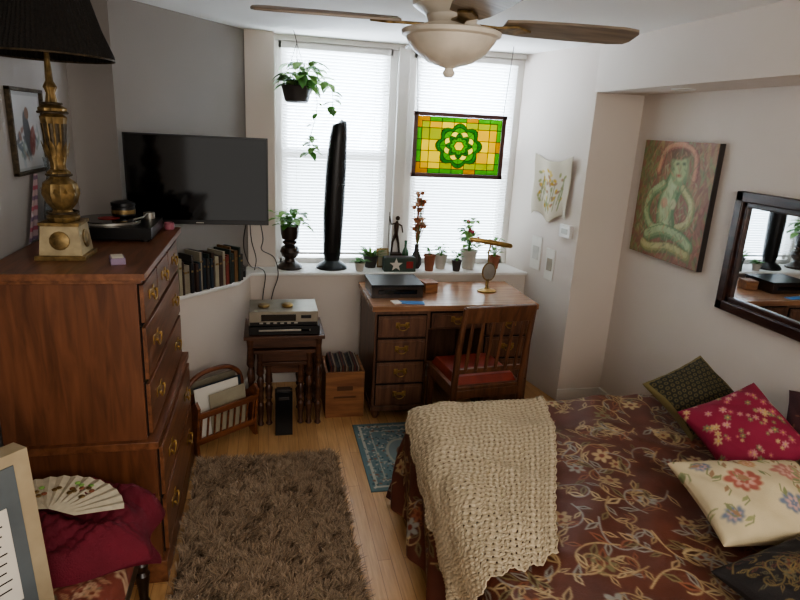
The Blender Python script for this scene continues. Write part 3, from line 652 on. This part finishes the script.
b=B('green_glass_bottle',(1.01,4.28,S)); b.lathe([(.022,0),(.025,.01),(.025,.10),(.010,.14),(.010,.18),(.013,.185),(.008,.19)],(0,0,0),plain('bottle_green','#2f5a3a',.15),18); b.done(0)
b=B('dried_flower_vase',(1.075,4.2,S)); b.lathe([(.025,0),(.04,.03),(.038,.08),(.018,.13),(.014,.16),(.02,.175),(.012,.17)],(0,0,0),M_potdark,18)
M_fl=plain('dried_flower','#a8704f',.8,var=.4,scale=40); M_fl2=plain('dried_cream','#c9a98f',.8)
for k in range(30):
    a=rp.uniform(0,6.28); r=rp.uniform(.005,.06); z=rp.uniform(.26,.56); q=(r*math.cos(a),r*math.sin(a)*.6,z); b.tube([(0,0,.16),(q[0]*.4,q[1]*.4,.23),q],.0024,M_green if k%2 else M_terra,4)
    mm=rp.choice([M_fl,M_fl,M_fl2]); b.sph(q,.015,mm,8)
    for w in range(8): aa=w*.8; b.leaf(q,(math.cos(aa),math.sin(aa),.5),.036,.028,mm,.2)
b.done(0)
def smallpot(name,x,y,r,h,mat,nl,ls,zs,lm,fl=None,sp=1.0):
    b=B(name,(x,y,S)); pot(b,0,0,r,h,mat)
    for k in range(nl):
        a=rp.uniform(0,6.28); rr=rp.uniform(.01,.07)*(ls/.05)*sp; z=h+rp.uniform(.02,zs); q=(rr*math.cos(a),rr*math.sin(a)*.5,z)
        b.tube([(0,0,h*.9),(q[0]*.5,q[1]*.5,h+(z-h)*.6),q],.0016,M_green,4); b.leaf(q,(math.cos(a),math.sin(a)*.5,rp.uniform(-.2,.6)),ls*rp.uniform(.8,1.2),ls*.85,rp.choice([lm,lm,M_green]))
        if fl and k%6==0: b.sph((q[0],q[1],z+.02),.014,fl,8)
    b.done(0)
M_pinkf=plain('pink_flower','#b0485c',.6)
smallpot('terracotta_pot_plant',1.155,4.12,.042,.11,M_terra,9,.03,.06,M_green,sp=.7)
smallpot('potted_succulent',1.26,4.19,.048,.095,M_potwhite,18,.035,.08,M_green2,sp=.8)
smallpot('potted_ivy',1.36,4.11,.036,.075,M_potdark,14,.035,.07,M_green,sp=.8)
smallpot('potted_pothos',1.475,4.19,.062,.13,M_potwhite,44,.06,.24,M_green2,M_pinkf,.9)
smallpot('potted_herb',1.68,4.19,.045,.09,M_terra,20,.045,.14,M_green2,sp=.8)
# ---------------------------------------------------------------- stained glass
W_,H_=.64,.42
cv=Canvas(W_-.05,H_-.05,.0022,'#c98a2e'); w,h=cv.w,cv.h; X=cv.X-w/2; Y=cv.Y-h/2
A=cv.a; G=hx('#2f6a10'); G2=hx('#174812'); AM=hx('#a87c04'); CR=hx('#c8ac30'); YE=hx('#b89806'); LD=hx('#080604'); OR=hx('#8a5a04'); OL=hx('#76780a')
rnd=np.random.RandomState(1).rand(40,40)
gx,gy=w/7,h/5
ix=((X+w/2)/gx).astype(int); iy=((Y+h/2)/gy).astype(int); q=rnd[iy,ix][...,None]; A[:]=np.where(q<.25,OL,np.where(q<.6,AM,YE))
lead=np.zeros(X.shape,bool); lw=.0022
def gl(V,st): return np.abs(((V+st*50)%st)-st/2)>st/2-lw
lead|=gl(X+w/2,gx)|gl(Y+h/2,gy)
bd=np.maximum(np.abs(X)-(w/2-.032),np.abs(Y)-(h/2-.032)); o=bd>0
A[o]=np.where(((ix+iy)%4==0)[o][...,None],OR,G); lead|=np.abs(bd)<lw
r=np.hypot(X/1.12,Y); an=np.arctan2(Y,X/1.12)
def lob(R0,k,amp,ph=0): return R0*(1+amp*np.abs(np.cos(k/2*(an+ph))))
def reg(R,colr):
    m=r<R; A[m]=colr; lead[m]=False; lead[np.abs(r-R)<lw*1.1]=True
reg(lob(.118,8,.24),G2); reg(lob(.100,8,.2),G); reg(lob(.075,8,.3,pi/8),CR); reg(lob(.060,8,.35),G2); reg(lob(.045,8,.3),G); reg(lob(.026,6,.2),YE)
m=(r<.14)&(r>.03)&(np.abs(np.sin(4*an))*r<lw*1.6); lead|=m
A[lead]=LD
ob=B('stained_glass_panel',(1.275,4.0,1.70))
Mf=wood('panel_frame','#3a1c12','#5a2c1c','x',.4)
for (x,z,sx,sz) in ((0,H_/2-.012,W_+.01,.025),(0,-H_/2+.012,W_+.01,.025),(-W_/2+.012,0,.025,H_),(W_/2-.012,0,.025,H_)): ob.box((x,0,z),(sx,.022,sz),Mf)
for sx in (-1,1):
    ob.tube([(sx*W_/2*.93,0,H_/2),(sx*W_/2*.97,.0,H_/2+.2),(sx*W_/2*1.02,0,CZ-1.70)],.0028,M_black,5)
ob=ob.done(.002)
mg,n,l,p=newmat('stained_glass')
a=n.new('ShaderNodeAttribute'); a.attribute_name='Col'; t=n.new('ShaderNodeBsdfTranslucent'); l.new(a.outputs['Color'],t.inputs['Color'])
l.new(a.outputs['Color'],p.inputs['Base Color']); p.inputs['Roughness'].default_value=.15
l.new(a.outputs['Color'],p.inputs['Emission Color']); p.inputs['Emission Strength'].default_value=.25  # slight emission adds to the look of backlight in the panes
mx=n.new('ShaderNodeMixShader'); mx.inputs[0].default_value=.8; l.new(p.outputs[0],mx.inputs[1]); l.new(t.outputs[0],mx.inputs[2]); l.new(mx.outputs[0],n['Material Output'].inputs[0])
grid('glass_pane',X,X*0,Y,cv.a,mg,parent=ob,smooth=False)
# ---------------------------------------------------------------- painting
cv=Canvas(.64,.68,.004,'#8a624c'); rq=random.Random(9)
for q in range(500): 
    x,y=rq.uniform(0,.64),rq.uniform(0,.68)
    top=['#8f6a4e','#9c7f58','#7c8056','#a5855f','#7a8858'] if y>.35 else ['#7f5040','#8f6048','#7f8050','#a0705a','#66704a']
    if x<.15 : top=['#66744a','#7c8856','#8a7a50']
    cv.blob(x,y,rq.uniform(.015,.05),rq.uniform(.006,.014),rq.uniform(.8,2.2),rq.choice(top),.6)
def st2(pts,w,cl,al=.75):
    P=[(v.x,v.y) for v in smooth([(x,y,0) for x,y in pts],5)]
    for k in range(3): cv.stroke([(x-.006*k,y+.005*k) for x,y in P],w*(1-.25*k),cl[k],al)
g1=['#5f7a50','#84996a','#a9b486']; g2=['#75784e','#98965f','#b8b07e']; g3=['#7f5040','#a8705a','#bf9070']
st2([(.18,.50),(.22,.62),(.36,.655),(.48,.60),(.50,.46)],.05,g3)
st2([(.35,.47),(.31,.38),(.29,.28),(.33,.17)],.16,g1)
st2([(.24,.43),(.14,.36),(.12,.25),(.20,.17),(.30,.19)],.065,g1); st2([(.42,.42),(.51,.34),(.50,.24),(.40,.19)],.06,g2)
st2([(.16,.12),(.30,.17),(.46,.15),(.56,.10)],.08,g1); st2([(.54,.06),(.38,.08),(.20,.05),(.12,.07)],.07,g2)
for (x,y,rx,ry,ro_,cl) in ((.355,.535,.078,.10,.25,'#7f9062'),(.36,.54,.054,.076,.25,'#a8ae7c'),(.335,.555,.013,.008,0,'#33402c'),(.388,.56,.013,.008,0,'#33402c'),(.362,.53,.007,.02,0,'#7a7a50'),(.36,.493,.02,.008,0,'#a84a3c'),(.345,.61,.09,.03,.1,'#6f5038'),(.27,.33,.03,.03,0,'#b98a70'),(.35,.33,.028,.03,0,'#b9b48a')):
    cv.blob(x,y,rx,ry,ro_,cl,.85,soft=.012)
for q in range(300): cv.blob(rq.uniform(.05,.59),rq.uniform(.03,.64),rq.uniform(.012,.03),rq.uniform(.003,.006),rq.uniform(.5,2.6),rq.choice(['#56704a','#8f9c6c','#a8765a','#a9a57c','#b58a65','#6f6a50']),.45)
cv.mott(30,.2,40)
pb=B('figure_painting',(2.32,3.09,1.465)); pb.box((-.016,0,0),(.03,.65,.68),M_potdark); pb=pb.done(.002)
grid('canvas',cv.X*0-.033,-(cv.X-.32),cv.Y-.34,cv.a,colmat('oil_paint',.45,.5,60),parent=pb)
b=B('framed_mirror',(2.32,2.10,1.285)); Wm,Hm=.96,.60
W_mir=wood('mirror_frame_wood','#22130e','#462a20','y',.3)
for (off,th_,dp) in ((0,.05,.045),(.045,.03,.03)):
    w_,h_=Wm/2-off,Hm/2-off
    b.box((-dp/2,0,h_-th_/2),(dp,2*w_,th_),W_mir); b.box((-dp/2,0,-h_+th_/2),(dp,2*w_,th_),W_mir)
    for sy in (-1,1): b.box((-dp/2,sy*(w_-th_/2),0),(dp,th_,2*h_),W_mir)
b.box((-.008,0,0),(.012,Wm-.1,Hm-.1),plain('mirror_glass','#e8ecee',.02,1,var=0)); b.done(.008,seg=3)
def alc(y,o=0.0):
    x=1.99-(.16/.87)*(y-3.55); return (x-o*.983, y-o*.18)
cv=Canvas(.40,.42,.005,'#bdb39f'); rc=random.Random(6)
for q in range(46): cv.blob(rc.uniform(.06,.34),rc.uniform(.08,.36),.018,.011,rc.uniform(0,3),rc.choice(['#b3923a','#a07e26','#8a8a5c','#94735a','#c0a860'])); 
for q in range(22): x,y=rc.uniform(.08,.32),rc.uniform(.04,.24); cv.stroke([(x,y),(x+.012,y+.1)],.005,'#77805a')
u=cv.X/.40; v=cv.Y/.42; yy=3.66+.42*(1-u)
ww=.018+.008*np.sin(u*12+v*3)*(1-v*.5)+.006*np.abs(2*u-1)*np.sin(v*8)
sag=.05*np.sin(u*pi)*v**2; wv=.03*np.sin(u*9)*(1-v)
yy=yy+.02*(1-v)*(2*u-1)
px=1.99-(.16/.87)*(yy-3.55)-ww*.983; py=yy-ww*.18
grid('embroidered_wall_cloth',px,py,1.25+v*.43-sag+wv,cv.a,colmat('linen',.9,.3,300),thick=.002)
def onwall(name,y,z,w,h,t,mat,extra=None):
    x,yy=alc(y); b=B(name,(x,yy,z),math.atan2(.87,-.16)); b.box((0,t/2,0),(w,t,h),mat)
    if extra: b.box((0,t,0),(w*.6,.004,h*.4),extra)
    b.done(.002)
onwall('thermostat',3.66,1.19,.11,.085,.025,M_trim,M_silver)
onwall('wall_print',3.97,.98,.12,.24,.006,M_white,M_potwhite)
onwall('wall_calendar',3.80,.93,.10,.22,.006,M_white,bm[3])
# ---------------------------------------------------------------- ceiling fan
b=B('ceiling_fan',(.555,1.9,0))
M_fw=plain('fan_white','#cfc8bb',.35,var=.05); M_bowl=plain('alabaster','#cdc7ba',.35,var=.18,scale=9)
W_bl=wood('blade_wood','#665b50','#8b7e6e','x',.4)
b.lathe([(.07,2.35),(.075,2.33),(.06,2.30),(.03,2.29),(.03,2.28),(.09,2.275),(.12,2.25),(.13,2.20),(.12,2.155),(.08,2.13),(.07,2.10),(.09,2.105),(.095,2.095),(.05,2.085)][::-1],(0,0,0),M_fw,32)
b.lathe([(.012,1.957),(.02,1.968),(.012,1.983),(.03,1.988),(.07,2.0),(.112,2.03),(.134,2.058),(.138,2.068),(.150,2.073),(.153,2.085),(.142,2.090),(.128,2.082)],(0,0,0),M_bowl,40)
for k in range(4):
    a=math.radians(-4)+k*pi/2; R_=Euler((0,0,a)).to_matrix(); P_=Euler((math.radians(-13),0,0)).to_matrix()
    zc=Vector((0,0,2.112))
    out=[(.16,.045),(.23,.056),(.42,.062),(.53,.062),(.58,.052),(.592,.03)]
    top=[(x,hw) for x,hw in out]+[(x,-hw) for x,hw in out[::-1]]
    n_=len(top); vs=[zc+R_@(P_@Vector((x,y,.004))) for x,y in top]+[zc+R_@(P_@Vector((x,y,-.004))) for x,y in top]
    b.add(vs,[tuple(range(n_))[::-1],tuple(range(n_,2*n_))]+[(i,(i+1)%n_,n_+(i+1)%n_,n_+i) for i in range(n_)],W_bl)
    br_=[(.08,.02),(.14,.014),(.2,.03),(.25,.0)]; top=[(x,h) for x,h in br_]+[(x,-h) for x,h in br_[::-1][1:]]
    n_=len(top); vs=[zc+R_@(P_@Vector((x,y,-.005))) for x,y in top]+[zc+R_@(P_@Vector((x,y,-.012))) for x,y in top]
    b.add(vs,[tuple(range(n_))[::-1],tuple(range(n_,2*n_))]+[(i,(i+1)%n_,n_+(i+1)%n_,n_+i) for i in range(n_)],M_gold)
b.done(.0015)
# ---------------------------------------------------------------- foreground left
cv=Canvas(.48,.9,.005,'#84473b'); rk=random.Random(12)
for q in range(70): motif(cv,rk.uniform(0,.48),rk.uniform(0,.9),rk.uniform(0,6),.12,rk,['#b58f72','#747e64','#a36052','#c4a88c'],'#6c3a2e','#8d6350')
BX0,BX1,BY0,BY1,BZ=-.92,-.44,1.15,2.06,.45
b=B('upholstered_bench'); b.b2(BX0,BX1,BY0,BY1,.30,.36,W_dark)
for xx in (BX0+.03,BX1-.03):
    for yy in (BY0+.03,BY1-.03): tleg(b,xx,yy,.30,W_dark,.022)
be=b.done(.004)
u=cv.X/.48*2-1; v=cv.Y/.9*2-1; e=np.clip((1-u**8)*(1-v**8),0,1)**.35
grid('seat',(BX0+BX1)/2+u*.24,(BY0+BY1)/2+v*.455,.355+e*.095,cv.a,M_pil,parent=be)
uu,vv=np.meshgrid(np.linspace(-1,1,140),np.linspace(-1,1,140)); rr=np.clip(1-(uu**2+vv**2)*.5-.5*np.maximum(uu**6,vv**6),0,1)
zz=.005+.12*rr**.5+(.014*np.sin(uu*7+3*np.sin(vv*4))+.012*np.sin(vv*11+uu*5)+.008*np.abs(np.sin(uu*13-vv*8+2*np.sin(vv*6)))+.004*np.sin(uu*37+vv*22+2*np.sin(vv*9)))*rr
M_burg=plain('burgundy_cloth','#66192a',.85,var=.15,scale=8,bump=.4,bscale=200)
grid('burgundy_blanket',uu*(.25+.02*np.sin(vv*5)),vv*(.21+.02*np.cos(uu*4)),zz,None,M_burg,loc=(-.62,1.85,BZ+.002),rot=(0,0,.1))
b=B('folding_hand_fan',(-.67,1.79,.612),rot=(.05,.05,.1)); M_lace=plain('fan_lace','#bfb7a2',.9,var=.1,scale=50)
vs=[(0,0,0)];fs=[];N=24
for r_ in (.08,.22):
    for i in range(N+1): a=math.radians(5)+math.radians(130)*i/N; vs.append((r_*math.cos(a)-0,r_*math.sin(a)-.05,.004 if i%2 else -.002))
for i in range(N): fs.append((1+i,2+i,N+3+i,N+2+i)); fs.append((0,2+i,1+i))
b.add(vs,fs,M_lace)
for q in range(18): a=rk.uniform(.4,2.0); r_=rk.uniform(.12,.19); b.sph((r_*math.cos(a),r_*math.sin(a)-.05,.005),.009,rk.choice([M_gold,M_terra,M_green2]),8,(1,1,.3))
b.done(0)
b=B('boxed_book_set',(-.675,1.40,BZ+.005),rot=(-.08,0,.85)); M_gb=plain('grey_board','#5c6468',.7); M_cr=plain('cream_edge','#a5977c',.8)
b.box((0,.01,.26),(.28,.06,.52),M_cr); b.box((-.015,-.022,.255),(.23,.004,.47),M_gb); b.box((.005,-.025,.26),(.12,.004,.26),M_white)
for k in range(8): b.box((.005,-.0275,.35-k*.025),(.085-.01*(k%3),.001,.004),M_gap)
b.done(.002)
b=B('black_storage_box',(-.53,1.28,BZ)); b.box((0,0,.06),(.14,.14,.12),M_black,rot=(0,0,.2)); b.box((0,0,.127),(.15,.15,.014),plain('magenta_lid','#5a1f3a',.5),rot=(0,0,.2)); b.done(.004)
# ---------------------------------------------------------------- light
w=bpy.data.worlds.new('world'); bpy.context.scene.world=w; w.use_nodes=True
w.node_tree.nodes['Background'].inputs[0].default_value=(1,.95,.89,1); w.node_tree.nodes['Background'].inputs[1].default_value=.85
def area(name,loc,rot,sx,sy,e,col):
    L=bpy.data.lights.new(name,'AREA'); L.shape='RECTANGLE'; L.size=sx; L.size_y=sy; L.energy=e; L.color=col
    o=bpy.data.objects.new(name,L); o.location=loc; o.rotation_euler=rot; bpy.context.collection.objects.link(o)
area('fill_light',(.7,-.9,2.2),(math.radians(60),0,0),1.6,.8,30,(1,.93,.85))  # soft fill added behind the camera to brighten the foreground
sc=bpy.context.scene; sc.view_settings.view_transform='AgX'
try: sc.view_settings.look='AgX - Medium High Contrast'
except Exception: pass
sc.view_settings.exposure=.65
